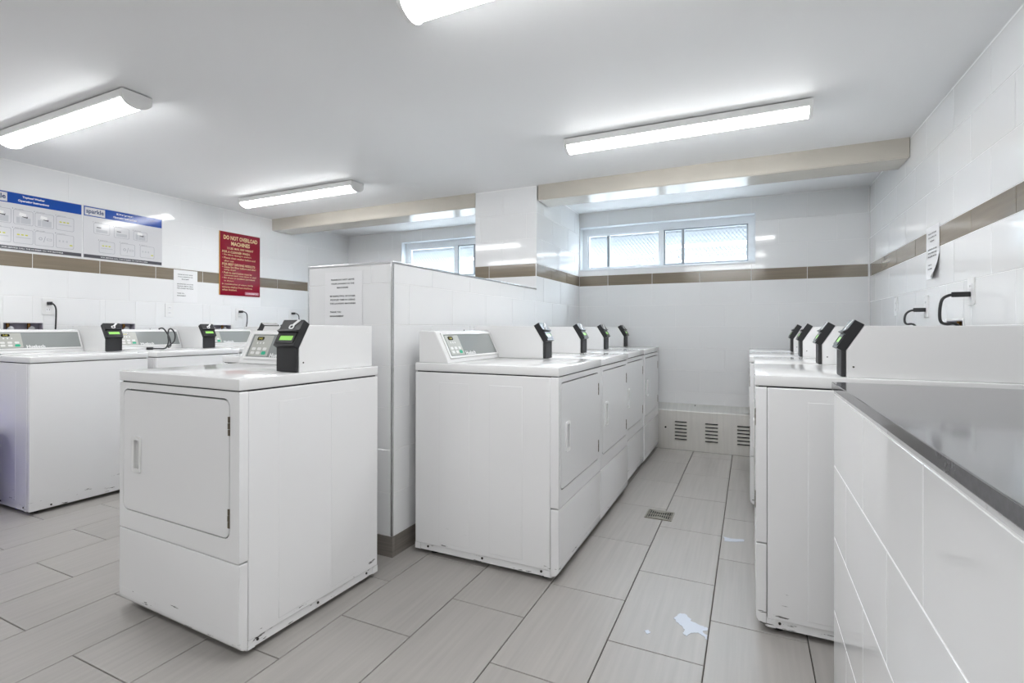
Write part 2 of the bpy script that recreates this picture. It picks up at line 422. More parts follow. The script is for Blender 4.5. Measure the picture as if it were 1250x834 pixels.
# windows ------------------------------------------------------------
def window(name, op, muls, label, bars):
    x0, z0, x1, z1 = op
    w = empty(name, ((x0+x1)/2, BY+.10, z0)); tag(w, label, 'window', kind='structure')
    I = Matrix.Translation((-(x0+x1)/2, -BY-.10, -z0))
    yf, yb = BY+.085, BY+.135
    def R(nm, a, b, m, bev=.003): return link(nm, box(a, b, bev, T=I), m, w)
    # painted lining of the opening
    R('lining', (x0, BY+.0, z1-.004), (x1, BY+.2, z1+.004), 'frame_white', .001); R('lining', (x1-.004, BY, z0), (x1+.004, BY+.2, z1), 'frame_white', .001)
    R('lining', (x0-.004, BY, z0), (x0+.004, BY+.2, z1), 'frame_white', .001); R('sill', (x0, BY-.004, z0-.008), (x1, BY+.2, z0+.006), 'frame_white', .002)
    t = .055
    link('outer_frame', ring([(x1-.004, z1-.004), (x0+.004, z1-.004), (x0+.004, z0+.006), (x1-.004, z0+.006)],
         [(x1-t, z1-.068), (x0+t, z1-.068), (x0+t, z0+.022), (x1-t, z0+.022)], 1, yf, yb, .003, T=I), 'frame_white', w)
    gz0, gz1 = z0+.022, z1-.068
    for m in muls: R('mullion', (m-.018, yf+.004, gz0), (m+.018, yb, gz1), 'frame_white')
    for b in bars: R('glazing_bar', (b-.013, yf+.02, gz0), (b+.013, yb-.004, gz1), 'frame_grey')
    xs = [x0+t]+sorted(muls)+[x1-t]
    for i in range(len(xs)-1):
        a, b = xs[i]+(0 if i == 0 else .018), xs[i+1]-(0 if i == len(xs)-2 else .018)
        sash = link('sash', ring([(b, gz1), (a, gz1), (a, gz0), (b, gz0)], [(b-.012, gz1-.012), (a+.012, gz1-.012), (a+.012, gz0+.012), (b-.012, gz0+.012)], 1, yf+.012, yb-.008, .002, T=I), 'frame_white' if i % 2 == 0 else 'frame_grey', w)
        link('pane', box((a+.010, yf+.028, gz0+.010), (b-.010, yf+.031, gz1-.010), T=I), 'window_glass', sash)
    R('latch', ((xs[0]+xs[1])/2+.12, yf+.002, gz0-.004), ((xs[0]+xs[1])/2+.16, yf+.012, gz0+.022), 'white_plastic', .002)
    # diamond wire guard outside the glass
    bm = bmesh.new(); p = .034; asp = 1.25; yw = BY+.19; r = .0030
    H = z1-z0; n = int((x1-x0+H/asp)/p)+2
    for sgn in (1, -1):
        for k in range(n):
            xs_ = x0 + k*p - (H/asp if sgn > 0 else 0)
            a = (xs_, z0) if sgn > 0 else (xs_, z0)
            b = (xs_+sgn*H/asp, z1)
            # clip to the opening
            def at(x): return a[1]+(x-a[0])*(b[1]-a[1])/(b[0]-a[0])
            pa, pb = a, b
            if sgn > 0:
                if pa[0] < x0: pa = (x0, at(x0))
                if pb[0] > x1: pb = (x1, at(x1))
            else:
                if pa[0] > x1: pa = (x1, at(x1))
                if pb[0] < x0: pb = (x0, at(x0))
            if pb[1]-pa[1] < .01: continue
            d = Vector((pb[0]-pa[0], 0, pb[1]-pa[1])).normalized(); nn = Vector((-d.z, 0, d.x))*r; yy = Vector((0, r, 0)); off = Vector((0, sgn*.002, 0))
            A, B = Vector((pa[0], yw, pa[1]))+off, Vector((pb[0], yw, pb[1]))+off
            va = [bm.verts.new(A+q) for q in (nn, yy, -nn, -yy)]; vb = [bm.verts.new(B+q) for q in (nn, yy, -nn, -yy)]
            for i in range(4): bm.faces.new((va[i], va[(i+1) % 4], vb[(i+1) % 4], vb[i]))
    g = link('wire_guard', finish(bm, 0, I), 'mesh_wire', w); g['kind'] = 'stuff'
window('window_1', WIN1, [-.738], 'high sliding window with wire guard beside the pier in the dryer aisle', [-1.246, -.552])
window('window_2', WIN2, [-2.965], 'high sliding window with wire guard above the washer aisle', [-2.74])

# outdoors, seen only as pale shapes behind the guards
tag(link('ground', box((-30, BY+.25, .9), (30, 60, 1.35)), 'outdoor_ground'), 'pale paved ground outside the windows', 'ground', kind='structure')
hb = empty('building', (-1, 14, 1.35)); tag(hb, 'pale building with a sloping roof across the yard outside', 'building')
link('wall', box((-16, 0, 0), (14, 5, 2.2)), 'outdoor_pale', hb)
link('roof', prism([(-1, 2.2), (2.5, 3.6), (6, 2.2)], 0, -16.4, 14.4), 'outdoor_grey', hb)
fe = empty('fence', (-1, 8.2, 1.35)); tag(fe, 'thin metal post and rail fence outside the windows', 'fence')
for i in range(9): link('post', cyl((-5+i*1.25, 0, .45), .03, .03, .9, 10), 'outdoor_grey', fe)
for z in (.25, .85): link('rail', box((-5.2, -.015, z-.02), (5.2, .015, z+.02), .004), 'outdoor_grey', fe)

# ------------------------------------------------------------------ counter in the foreground
CXF, CYE, CTOP = .210, 1.698, .929
CW = link('wall_counter', box((CXF+TT, FRONTY, 0), (CXF+.14, CYE-TT, CTOP-.021)), 'grout_white')
tag(CW, 'low white tiled wall carrying the grey counter slab', 'wall', kind='structure')
Tc = frame((CXF+TT, 0, 0), (0, -1, 0), (0, 0, 1), (-1, 0, 0))
tiles(CW, Tc, -CYE, -.05, .005, CTOP-.02, phase=-1.29+.0, rows=[.005, .0975]+ROWZ[1:])
link('tile_field', box((-.05, 0, 0), (-FRONTY, CTOP-.022, TT*.8), 0, T=Tc), 'tile_white', CW)['kind'] = 'stuff'
Tce = frame((0, CYE-TT, 0), (-1, 0, 0), (0, 0, 1), (0, 1, 0))
tiles(CW, Tce, -CXF-.14, -CXF, .005, CTOP-.02, phase=-.6)
tag(link('countertop', box((CXF-.005, FRONTY+.02, CTOP-.021), (RX-.003, CYE+.003, CTOP), .0015), 'quartz'), 'polished grey quartz counter slab on the low tiled wall', 'countertop')

# ------------------------------------------------------------------ ceiling lamps
def copy_tree(o, parent=None):
    c = o.copy(); COL.objects.link(c); c.parent = parent
    for ch in o.children: copy_tree(ch, c)
    return c
LL = 1.25
def make_lamp():
    t = empty('ceiling_lamp')
    link('mount_plate', box((-.5, -.045, -.005), (.5, .045, 0)), 'screw', t)
    link('housing', prism([(-.066, -.006), (.066, -.006), (.066, -.040), (.062, -.042), (-.062, -.042), (-.066, -.040)], 0, -LL/2, LL/2, 0), 'lamp_housing', t)
    R_ = (.059**2+.034**2)/(2*.034); A_ = math.asin(.059/R_)
    arc = [(-.059, -.036)] + [(R_*math.sin(A_*k/9), -.042-.034+R_-R_*math.cos(A_*k/9)) for k in range(-9, 10)] + [(.059, -.036)]
    link('diffuser', prism(arc, 0, -LL/2+.010, LL/2-.010, 0, smooth=40), 'lamp_lens', t)
    cap = [(-.068, -.006)] + [(1.13*R_*math.sin(A_*k/9), -.042-.037+R_-R_*math.cos(A_*k/9)) for k in range(-9, 10)] + [(.068, -.006)]
    for sx in (-1, 1): link('end_cap', prism(cap, 0, sx*LL/2-.008, sx*LL/2+.008, 0, smooth=40), 'lamp_housing', t)
    return t
lamp0 = make_lamp()
spots = [(-.355, 2.985, 'long ceiling lamp above the dryer aisle, before the beam beside the right wall'),
         (-3.34, 3.095, 'long ceiling lamp above the washer aisle, before the left beam'),
         (-3.26, 1.46, 'long ceiling lamp above the washers with the blue instruction posters'),
         (-.42, 1.455, 'long ceiling lamp over the open floor between the dryers and the counter'),
         (-3.26, -.10, 'unseen long ceiling lamp added for light behind the camera, washer aisle side'),  # this lamp and the next are out of view, added for lighting
         (-.42, -.10, 'unseen long ceiling lamp added for light just behind the camera, counter side'),
         (-.42, -1.65, 'unseen long ceiling lamp added for light near the front wall, counter side')]  # another lamp out of view, added to brighten the camera-facing sides
for i, (x, y, lb) in enumerate(spots):
    o = lamp0 if i == 0 else copy_tree(lamp0)
    o.location = (x, y, CZ); tag(o, lb, 'lamp', 'ceiling lamps')

# ------------------------------------------------------------------ machines
W, D = .683, .70
YF = -D/2
def slope_frame(p0, p1, x):
    b = Vector((0, p1[0]-p0[0], p1[1]-p0[1])).normalized(); a = Vector((1, 0, 0)); n = a.cross(b)
    return frame((x, p0[0], p0[1]), a, b, n)
def console(t, w, logo_keys):
    """sloped control console at the back left and the meter case with card reader at the back right"""
    f0, f1 = (YF+.530, .926), (YF+.592, 1.056)
    x0, x1 = -w/2+.006, w/2-.131
    con = link('console', prism([(YF+.524, .912), f0, f1, (YF+.603, 1.064), (-YF-.015, 1.064), (-YF-.015, .912)], 0, x0, x1, .004), 'enamel_top', t)
    S = slope_frame(f0, f1, x0); L = x1-x0; H = math.hypot(f1[0]-f0[0], f1[1]-f0[1])
    link('bezel', ring(rr(.028, .006, L-.004, H-.004, .004, 2), rr(.040, .016, L-.012, H-.014, .002, 2), 2, 0, .007, .0015, T=S), 'white_plastic', con)
    link('panel_glass', prism(rr(.040, .016, L-.012, H-.014, .002, 2), 2, 0, .003, T=S), 'panel_glass', con)
    k0, k1 = .052, .052+.125
    kp = link('keypad', prism(rr(k0, .021, k1, H-.019, .004, 3), 2, .003, .0045, T=S), 'keypad', con)
    def K(nm, a0, b0, a1, b1, m, n0=.0045, n1=.0058): return link(nm, prism(rr(k0+a0, b0, k0+a1, b1, min(a1-a0, b1-b0)*.35, 3), 2, n0, n1, T=S), m, con)
    K('display', .024, H-.044, .068, H-.026, 'display')
    link('digits', text_mesh('0:45', h=.010, T=S, pos=(k0+.046, H-.040), lift=.0061), 'digits', con)
    for i in range(3):
        for j in range(2):
            if i == 2 and j == 0: continue
            K('key', .012+i*.036, .030+j*.020, .036+i*.036, .044+j*.020, 'key_white')
    K('start_key', .084, .029, .110, .045, 'key_green')
    for i in range(3): K('indicator', .030+i*.02, .082, .038+i*.02, .092, 'key_white', .0045, .005)
    link('brand_lettering', text_mesh('Huebsch', w=.098, h=.021, bold=.03, T=S, pos=(k1+.066, .018), lift=.0034), 'lettering_white', con)
    link('screw', cyl((x0+L*.62, YF+.63, 1.066), .004, .003, .004, 8), 'screw', t)
    # meter case
    c0, c1 = w/2-.127, w/2-.024
    yf = YF+.274
    case = link('meter_case', prism([(yf, .912), (yf, 1.004), (yf+.050, 1.087), (-YF-.010, 1.087), (-YF-.010, .912)], 0, c0, c1, .0025), 'enamel_top', t)
    link('vent', box((c1-.001, -YF-.060, 1.055), (c1+.0015, -YF-.028, 1.059), .0005), 'white_plastic', case)
    link('screw', cyl((c1, yf+.020, .948), .003, .003, .003, 8, 'x'), 'screw', case)
    # card reader on the case front
    rd = link('card_reader', box((c0+.001, yf-.015, .914), (c1-.001, yf-.001, 1.006), .003), 'black_matte', t)
    R = slope_frame((yf, 1.004), (yf+.050, 1.087), (c0+c1)/2); hw = .0525
    link('head', prism([(-.008, .001), (.101, .001), (.101, .033), (.060, .033), (.051, .041), (.047, .041), (.047, .029), (-.008, .029)], 0, -hw, hw, .0012, T=R), 'black_plastic', rd)
    link('screen_frame', ring(rr(-.044, .002, .044, .044, .004, 3), rr(-.034, .013, .034, .033, .002, 3), 2, .029, .032, .001, T=R), 'black_plastic', rd)
    link('screen', prism(rr(-.034, .013, .034, .033, .002, 3), 2, .029, .0300, T=R), 'lcd', rd)
    sy = Matrix.Rotation(math.radians(-5), 4, 'X')
    lp = ring(rr(-.008, .060, .018, .080, .009, 4), rr(-.002, .065, .012, .075, .005, 4), 2, .033, .0345, 0, T=R)
    ic = link('card_icon', lp, 'lettering_white', rd)
    link('card_icon', prism([(.004, .078), (.015, .074), (.038, .098), (.024, .1005)], 2, .033, .0350, T=R), 'lettering_white', rd)
def base(t, w, front_wrap):
    rail = link('base_rail', boxes([((-w/2+.004, YF+.030, .022), (w/2-.004, -YF-.012, .052)), ((-w/2, YF+.0345, .022), (-w/2+.02, YF+.062, .05)), ((w/2-.02, YF+.0345, .022), (w/2, YF+.062, .05)),
         ((-w/2, -YF-.03, .022), (-w/2+.02, -YF, .05)), ((w/2-.02, -YF-.03, .022), (w/2, -YF, .05))]), 'enamel', t)
    for sx in (-1, 1):
        for v in (.075, .35, .63): link('screw', cyl((sx*(w/2-.004), YF+v, .040), .0055, .0045, .006, 8, 'x'), 'screw', rail)
        for v in (.07, .62): link('foot', cyl((sx*(w/2-.05), YF+v, .014), .019, .017, .028, 12), 'rubber', t)
def cabinet(t, w, y0, z1):
    L = [((-w/2, y0, .050), (w/2, -YF, z1))]
    bm = bmesh.new(); bm_box(bm, *L[0], .004, 2)
    for sx in (-1, 1):       # pressed ribs and the knock-out disc on the sides
        for v0, v1 in ((.160, .315), (.415, .570)):
            xa, xb = sorted((sx*(w/2-.002), sx*(w/2+.0011)))
            bm2 = bmesh.new(); bm_box(bm2, (xa, YF+v0, .070), (xb, YF+v1, .822), .0010, 1); me = bpy.data.meshes.new('t'); bm2.to_mesh(me); bm2.free(); bm.from_mesh(me); bpy.data.meshes.remove(me)
        me = cyl((sx*(w/2+.0007), YF+.495, .150), .058, .057, .0014, 28, 'x'); bm.from_mesh(me); bpy.data.meshes.remove(me)
    return link('cabinet', finish(bm, 20), 'enamel', t)
def make_dryer():
    w = W; t = empty('dryer')
    cabinet(t, w, YF+.0355, .868)
    base(t, w, .034)
    # upper front with the door opening
    zb, zt = .315, .869
    dx0, dx1, dz0, dz1 = -.317, .296, .385, .845
    link('front_panel', ring(rr(-w/2, zb, w/2, zt, .005, 5), rr(dx0, dz0, dx1, dz1, .028, 5), 1, YF, YF+.034, .004), 'enamel', t)
    link('door_gap_shade', box((dx0-.01, YF+.020, dz0-.01), (dx1+.01, YF+.033, dz1+.01)), 'slot_dark', t)  # near-black backing; its colour paints the shade in the gap around the door
    g = .0045
    hx0, hx1, hz0, hz1 = -.252, -.196, .536, .668
    door = link('door', ring(rr(dx0+g, dz0+g, dx1-g*.7, dz1-g*1.2, .025, 6), rr(hx0+.008, hz0+.008, hx1-.006, hz1-.008, .006, 6), 1, YF-.001, YF+.018, .0015), 'enamel', t)
    link('handle', ring(rr(hx0, hz0, hx1, hz1, .010, 4), rr(hx0+.014, hz0+.014, hx1-.010, hz1-.012, .004, 4), 1, YF-.006, YF+.001, .002), 'white_plastic', door)
    link('handle_well', prism([(hx0+.009, YF+.001), (hx0+.018, YF+.016), (hx1-.0065, YF+.016), (hx1-.0065, YF+.0185), (hx0+.009, YF+.0185)], 2, hz0+.009, hz1-.009), 'white_plastic', door)
    for z in (.725, .424):
        link('hinge', boxes([((dx1-.008, YF-.003, z), (dx1+.0005, YF+.004, z+.020)), ((dx1-.008, YF-.0036, z+.0215), (dx1+.0005, YF+.004, z+.041)), ((dx1-.008, YF-.003, z+.0425), (dx1+.0005, YF+.004, z+.062))]), 'hinge_metal', door)
    # lower front, its bottom edge rolled back
    prof = [(YF+.034, .311), (YF-.0005, .311), (YF-.0005, .085)] + [(YF-.0005+.030-.030*math.cos(a), .055-.028*math.sin(a)) for a in [math.radians(d) for d in (0, 20, 40, 60, 80)]] + [(YF+.034, .026)]
    link('lower_panel', prism(prof, 0, -w/2, w/2, .003), 'enamel', t)
    link('top', box((-w/2-.0005, YF-.003, .873), (w/2+.0005, -YF+.002, .912), .005, 3), 'enamel_top', t)
    link('top_gap', box((-w/2+.008, YF+.008, .866), (w/2-.008, -YF-.008, .876)), 'slot_dark', t)
    console(t, w, 5)
    return t
def make_washer():
    w = .645; t = empty('washer')
    cabinet(t, w, YF+.0355, .868)
    base(t, w, .034)
    link('front_panel', box((-w/2, YF, .022), (w/2, YF+.035, .869), .005, 3), 'enamel', t)
    for v in (-.22, .22): link('screw', cyl((v, YF, .040), .0055, .0045, .005, 8, 'y'), 'screw', t)
    link('top', box((-w/2-.0005, YF-.003, .873), (w/2+.0005, -YF+.002, .908), .005, 3), 'enamel_top', t)
    link('lid', box((-w/2+.05, YF+.03, .905), (w/2-.05, YF+.47, .914), .004, 2), 'enamel_top', t)
    link('top_gap', box((-w/2+.008, YF+.008, .866), (w/2-.008, -YF-.008, .876)), 'slot_dark', t)
    console(t, w, 5)
    return t
dryer0 = make_dryer(); used = []
def place(proto, x, y, rz, label, cat, group=None, scale=(1, 1, 1)):
    o = proto if proto not in used else copy_tree(proto)
    used.append(proto)
    o.location = (x, y, 0); o.rotation_euler = (0, 0, rz); o.scale = scale
    for k in ('group',):
        if k in o: del o[k]
    return tag(o, label, cat, group)
HP = math.pi/2
place(dryer0, -1.8156, 1.4709, -.034, 'white dryer standing alone at the end of the low partition, door towards the open floor', 'dryer', None, (1.04, .943, 1))
cd = [(-1.0825, 0, 'first white dryer of the aisle row, its side panel facing the open floor'),
      (-1.0825, 0, 'second white dryer of the aisle row along the right face of the partition'),
      (-1.104, 0, 'third white dryer of the aisle row along the right face of the partition'),
      (-1.098, 0, 'last white dryer of the aisle row, against the steel heater cover')]
for i, (x, r, lb) in enumerate(cd):
    place(dryer0, x, 2.062+.3425+i*.6872, HP+r, lb, 'dryer', 'dryers in the aisle row', (1, 1.035, 1))
D = .775; YF = -D/2
dryerR = make_dryer()
rd_ = ['first white machine of the row by the right wall, next to the counter end', 'second white machine from the counter in the row by the right wall',
       'third white machine from the counter in the row by the right wall', 'last white machine by the right wall, in the corner under the taupe stripe']
for i, lb in enumerate(rd_):
    place(dryerR, (.408, .412, .390, .390)[i], 2.066+.3425+i*.6872, -HP, lb, 'dryer', 'machines by the right wall')
D = .70; YF = -D/2
place(dryer0, -2.45, 2.375, -HP, 'white dryer hidden behind the partition, backed against its washer side', 'dryer')
washer0 = make_washer()
for i, lb in enumerate(['first white top-loading washer by the left wall, below the blue posters', 'second white washer by the left wall with a loose black cord on top', 'third white washer by the left wall, below the dark red sign', 'fourth white washer by the left wall, past the dark red sign']):
    place(washer0, -3.678-.35, 1.474+.3225+i*.70, HP, lb, 'washer', 'washers by the left wall')

# ------------------------------------------------------------------ signs
def lines(parent, T, rows, m, lift, align='CENTER', name='lettering'):
    """rows: (text, x, y, width or None, height, bold)"""
    for body, x, y, w, h, bold in rows:
        link(name, text_mesh(body, w=w, h=h, bold=bold, T=T, pos=(x, y), lift=lift, align=align), m, parent)
def local(T, obj): return obj.matrix_world.inverted() @ T
def wall_thing(name, T):
    o = empty(name); o.matrix_world = T; bpy.context.view_layer.update(); return o
def poster(y0, title, cards, label, logo_x=.145):
    w, h = .566, .383
    T = frame((LX+.001, y0, 1.602), (0, 1, 0), (0, 0, 1), (1, 0, 0))
    p = wall_thing('instruction_poster', T); tag(p, label, 'poster', 'instruction posters')
    link('panel', box((-.004, -.004, 0), (w+.004, h+.004, .003), .0008), 'poster_white', p)
    hd = link('header_band', box((0, h-.072, .003), (w, h, .0034)), 'poster_blue', p)
    link('logo_plate', box((.006, h-.066, .0034), (.140, h-.007, .0038)), 'poster_white', hd)
    link('logo_lettering', text_mesh('sparkle', w=.118, h=.043, bold=.02, pos=(.073, h-.060), lift=.0040), 'poster_navy', hd)
    ln = title.split('|')
    link('title_lettering', text_mesh(ln[0], h=.0165, bold=.035, pos=(.283, h-.030), lift=.0036, w=.125), 'lettering_white', hd)
    link('title_lettering', text_mesh(ln[1], h=.0185, bold=.035, pos=(.283, h-.058), lift=.0036, w=.172), 'lettering_white', hd)
    ft = link('footer_band', box((0, 0, .003), (w, .024, .0034)), 'poster_grey', p)
    link('footer_lettering', text_mesh('FOR SERVICE CALL THE NUMBER ON THE MACHINE', w=.34, h=.008, bold=.02, pos=(w/2, .008), lift=.0036), 'lettering_white', ft)
    for i, (a, b, c, d, kind) in enumerate(cards):
        f = link('pictogram_frame', ring(rr(a, b, c, d, .010, 4), rr(a+.002, b+.002, c-.002, d-.002, .009, 4), 2, .003, .0034), 'poster_line', p)
        link('step_lettering', text_mesh(str(i+1), h=.007, bold=.03, pos=(a-.003, d+.002), lift=.0033), 'ink', f)
        link('step_lettering', text_mesh('PRESS START' if kind == 'dot' else 'SELECT CYCLE' if kind == 'bars' else 'ADD LAUNDRY', w=.05, h=.005, bold=.01, pos=(a+.032, d+.002), lift=.0033), 'ink_soft', f)
        mx, mz = (a+c)/2, (b+d)/2
        if kind == 'machine':
            link('pictogram', box((a+.016, b+.008, .003), (a+.036, b+.05, .0033)), 'poster_pale', f); link('pictogram', box((a+.040, b+.008, .003), (c-.014, b+.05, .0033)), 'poster_pale', f)
            link('pictogram', prism([(mx-.025, mz+.012), (mx+.012, mz+.004), (mx+.016, mz+.026), (mx-.020, mz+.034)], 2, .003, .0036), 'lettering_white', f)
            link('pictogram', prism([(mx-.008, mz+.004), (mx+.022, mz-.002), (mx+.024, mz+.012), (mx+.018, mz+.006), (mx-.006, mz+.008)], 2, .0036, .004), 'ink', f)
        if kind == 'card':
            link('pictogram', box((a+.016, b+.012, .003), (c-.016, b+.035, .0033)), 'poster_pale', f); link('pictogram', box((a+.02, mz+.004, .003), (a+.05, mz+.012, .0035)), 'ink_soft', f)
        if kind == 'bars':
            for q in range(3): link('button_mark', box((mx-.034+q*.022, mz+.006, .003), (mx-.020+q*.022, mz+.014, .0034)), 'poster_yellow', f)
            link('pictogram', box((a+.014, mz-.012, .003), (c-.014, mz-.006, .0033)), 'poster_pale', f)
        if kind == 'coin':
            link('pictogram', ring(rr(mx-.032, mz-.010, mx-.012, mz+.010, .0095, 5), rr(mx-.029, mz-.007, mx-.015, mz+.007, .0068, 5), 2, .003, .0034), 'poster_line', f)
            link('pictogram', prism([(mx-.006, mz-.022), (mx-.003, mz-.022), (mx+.007, mz+.018), (mx+.004, mz+.018)], 2, .003, .0034), 'poster_line', f)
            link('pictogram', ring([(mx+.042, mz+.006), (mx+.014, mz+.006), (mx+.014, mz-.008), (mx+.042, mz-.008)], [(mx+.040, mz+.004), (mx+.016, mz+.004), (mx+.016, mz-.006), (mx+.040, mz-.006)], 2, .003, .0034), 'poster_line', f)
        if kind == 'dot':
            for q in range(3): link('pictogram', box((a+.016+q*.022, mz-.006, .003), (a+.026+q*.022, mz+.008, .0033)), 'poster_pale', f)
            link('button_mark', box((c-.026, b+.022, .003), (c-.008, b+.030, .0034)), 'poster_yellow', f)
A0 = 1.519
ca = []
xsA = [(.053, .161), (.172, .280), (.289, .398), (.411, .519)]
for (a, c), k in zip(xsA, ('machine', 'machine', 'machine', 'bars')): ca.append((a, .174, c, .272, k))
for (a, c), k in zip(xsA, ('bars', 'bars', 'coin', 'dot')): ca.append((a, .046, c, .144, k))
poster(A0, 'Topload Washer|Operating Instructions', ca, 'blue and white washer instruction poster with eight pictograms above the first washer')
cb = [(.064, .186, .174, .268, 'card'), (.203, .178, .313, .258, 'card'), (.345, .178, .450, .252, 'machine'), (.100, .046, .209, .136, 'bars'), (.248, .044, .356, .140, 'coin'), (.395, .046, .506, .142, 'dot')]
poster(2.101, 'Dryer|Operating Instructions', cb, 'blue and white dryer instruction poster with six pictograms, on the side of the paper notice')

T = frame((LX+.002, 3.196, 1.386), (0, 1, 0), (0, 0, 1), (1, 0, 0))
rs = wall_thing('warning_sign', T); tag(rs, 'dark red sign with cream lettering warning not to overload machines', 'sign')
RW, RH = .442, .600
link('panel', box((0, 0, 0), (RW, RH, .004), .0008), 'sign_red', rs)
link('edge_strip', box((-.004, 0, 0), (.004, RH, .0044)), 'sign_edge', rs)
lines(rs, None, [('DO NOT OVERLOAD', RW/2+.004, .528, .370, .040, .03), ('MACHINES', RW/2, .476, .205, .038, .03), ('12 LBS. MAX. DRY WEIGHT', RW/2, .438, .285, .020, .02)], 'sign_cream', .0044)
lines(rs, None, [('FOR A CLEANER WASH:', .026, .402, .300, .022, .02), ('\u2022 No fabric dyeing in washers', .026, .374, .315, .018, .012), ('\u2022 Please clean washer before and', .026, .346, .360, .018, .012), ('after use', .046, .318, .100, .016, .012),
    ('FOR BEST DRYING RESULTS:', .026, .284, .360, .022, .02), ('\u2022 Clean lint filter before and after', .026, .258, .370, .018, .012), ('using dryer', .046, .232, .125, .018, .012), ('\u2022 Push to start button must be', .026, .206, .320, .018, .012), ('activated each time dryer is used', .046, .180, .350, .016, .012),
    ('\u2022 No shoes or sneakers permitted', .026, .154, .355, .018, .012), ('in dryers', .046, .128, .100, .016, .012),
    ('In consideration of others, kindly', .026, .096, .335, .018, .012), ('remove clothes from machines', .026, .070, .325, .016, .012), ('when finished.', .026, .044, .155, .016, .012)], 'sign_cream', .0044, 'LEFT')
lg = link('logo_plate', prism(rr(.270, .012, .430, .042, .006, 3), 2, .004, .0045), 'sign_pink', rs)
link('logo_lettering', text_mesh('COINAMATIC', w=.135, h=.014, bold=.03, pos=(.350, .020), lift=.0048), 'lettering_white', lg)

def notice(T, label, w=.213, h=.278, curl=0):
    n = wall_thing('paper_notice', T); tag(n, label, 'notice', 'printed notices')
    bm = bmesh.new(); NX, NZ = 8, 10; g = []
    def off(u, v):   # curl of the free lower corner
        k = max(0, (u/w-.25)/.75)*max(0, (.55-v/h)/.55)
        return .0012 + curl*k*k
    for j in range(NZ+1): g.append([bm.verts.new((w*i/NX - curl*.25*max(0, (i/NX-.4))*max(0, .5-j/NZ), h*j/NZ, off(w*i/NX, h*j/NZ))) for i in range(NX+1)])
    for j in range(NZ):
        for i in range(NX): bm.faces.new((g[j][i], g[j][i+1], g[j+1][i+1], g[j+1][i]))
    ret = bmesh.ops.extrude_face_region(bm, geom=list(bm.faces))
    for v in ret['geom']:
        if isinstance(v, bmesh.types.BMVert): v.co.z -= .0006
    link('sheet', finish(bm, 60), 'paper', n)
    def drape(rows, al):
        for body, x, y, tw, th in rows:
            me = text_mesh(body, w=tw*w, h=th*h, bold=.028, pos=(x*w, y*h), lift=0, align=al)
            for v in me.vertices: v.co.z = off(v.co.x, v.co.y)+.0006
            link('lettering', me, 'ink', n)
    drape([('PLEASE DO NOT LEAVE', .48, .845, .62, .028), ('YOUR LAUNDRY IN THE', .48, .772, .62, .028), ('MACHINES', .48, .700, .30, .028),
           ('BE RESPECTFUL OF OTHER', .48, .545, .68, .028), ('PEOPLES TIME IN USING', .48, .478, .66, .028), ('THE LAUNDRY MACHINES', .48, .410, .69, .028)], 'CENTER')
    drape([('THANK YOU', .14, .255, .30, .028), ('MANAGEMENT', .14, .180, .37, .028)], 'LEFT')
    return n
notice(frame((LX+.001, 2.770, 1.302), (0, 1, 0), (0, 0, 1), (1, 0, 0)), 'white printed notice taped over the taupe stripe beside the red sign')
notice(frame((-1.926, PY-.001, 1.083), (1, 0, 0), (0, 0, 1), (0, -1, 0)), 'white printed notice taped to the end of the low partition', .240, .272)
notice(frame((RX-.001, 3.475, 1.336), (0, -1, 0), (0, 0, 1), (-1, 0, 0)), 'white printed notice with curling corner on the right wall', .210, .272, .035)

# ------------------------------------------------------------------ outlets, plumbing boxes, cords
def outlet(T, label, w=.072, h=.115):
    o = wall_thing('wall_outlet', T); tag(o, label, 'outlet', 'wall outlets')
    pl = link('cover_plate', prism(rr(-w/2, -h/2, w/2, h/2, .005, 3), 2, 0, .006, .0012), 'white_plastic', o)
    for z in (-.022, .022):
        sk = link('socket', prism(rr(-.016, z-.014, .016, z+.014, .006, 3), 2, .006, .0075), 'paper', o)
        for x in (-.006, .006): link('slot', box((x-.001, z-.004, .0072), (x+.001, z+.005, .0078)), 'slot_dark', sk)
def left_T(y, z): return frame((LX, y, z), (0, 1, 0), (0, 0, 1), (1, 0, 0))
def right_T(y, z): return frame((RX, y, z), (0, -1, 0), (0, 0, 1), (-1, 0, 0))
for y, z, lb in [(1.885, 1.225, 'white outlet with a black plug between the blue posters and the first washer'), (2.735, 1.225, 'white empty outlet under the paper notice beside the red sign'),
                 (3.405, 1.205, 'white outlet with a black plug under the dark red sign'), (4.045, 1.205, 'white outlet with a black plug near the end of the low partition')]:
    outlet(left_T(y, z), lb)
for y, z, lb in [(4.10, 1.219, 'white blank outlet in the corner of the right wall'), (3.47, 1.195, 'white outlet with a short black plug under the curling notice'), (2.85, 1.236, 'white outlet with the larger black plug above the right machines')]:
    outlet(right_T(y, z), lb)
def cord(T, pts, label, r=.005, plug=.055):
    """T: wall frame at the socket; pts: cord path in wall coordinates (along, up, out)"""
    o = wall_thing('power_cord', T); tag(o, label, 'cord', 'power cords')
    pg = link('plug', prism([(-.011, .0075), (.011, .0075), (.013, .022), (.006, plug), (-.006, plug), (-.013, .022)], 1, -.011, .011, .003), 'black_plastic', o)
    link('cable', tube(pts, r), 'black_plastic', o)
cord(left_T(1.885, 1.247), [(0, 0, .05), (.004, -.006, .066), (.012, -.03, .078), (.014, -.08, .080), (.014, -.22, .070)], 'black cord hanging from the outlet behind the first washer')
cord(left_T(3.405, 1.232), [(0, 0, .05), (.010, -.004, .070), (.022, -.028, .085), (.024, -.10, .085), (.012, -.22, .070)], 'black cord hanging from the outlet under the red sign')
cord(left_T(4.045, 1.232), [(0, 0, .05), (.010, -.004, .070), (.022, -.028, .085), (.024, -.10, .085), (.024, -.22, .075)], 'black cord hanging from the outlet near the partition end')
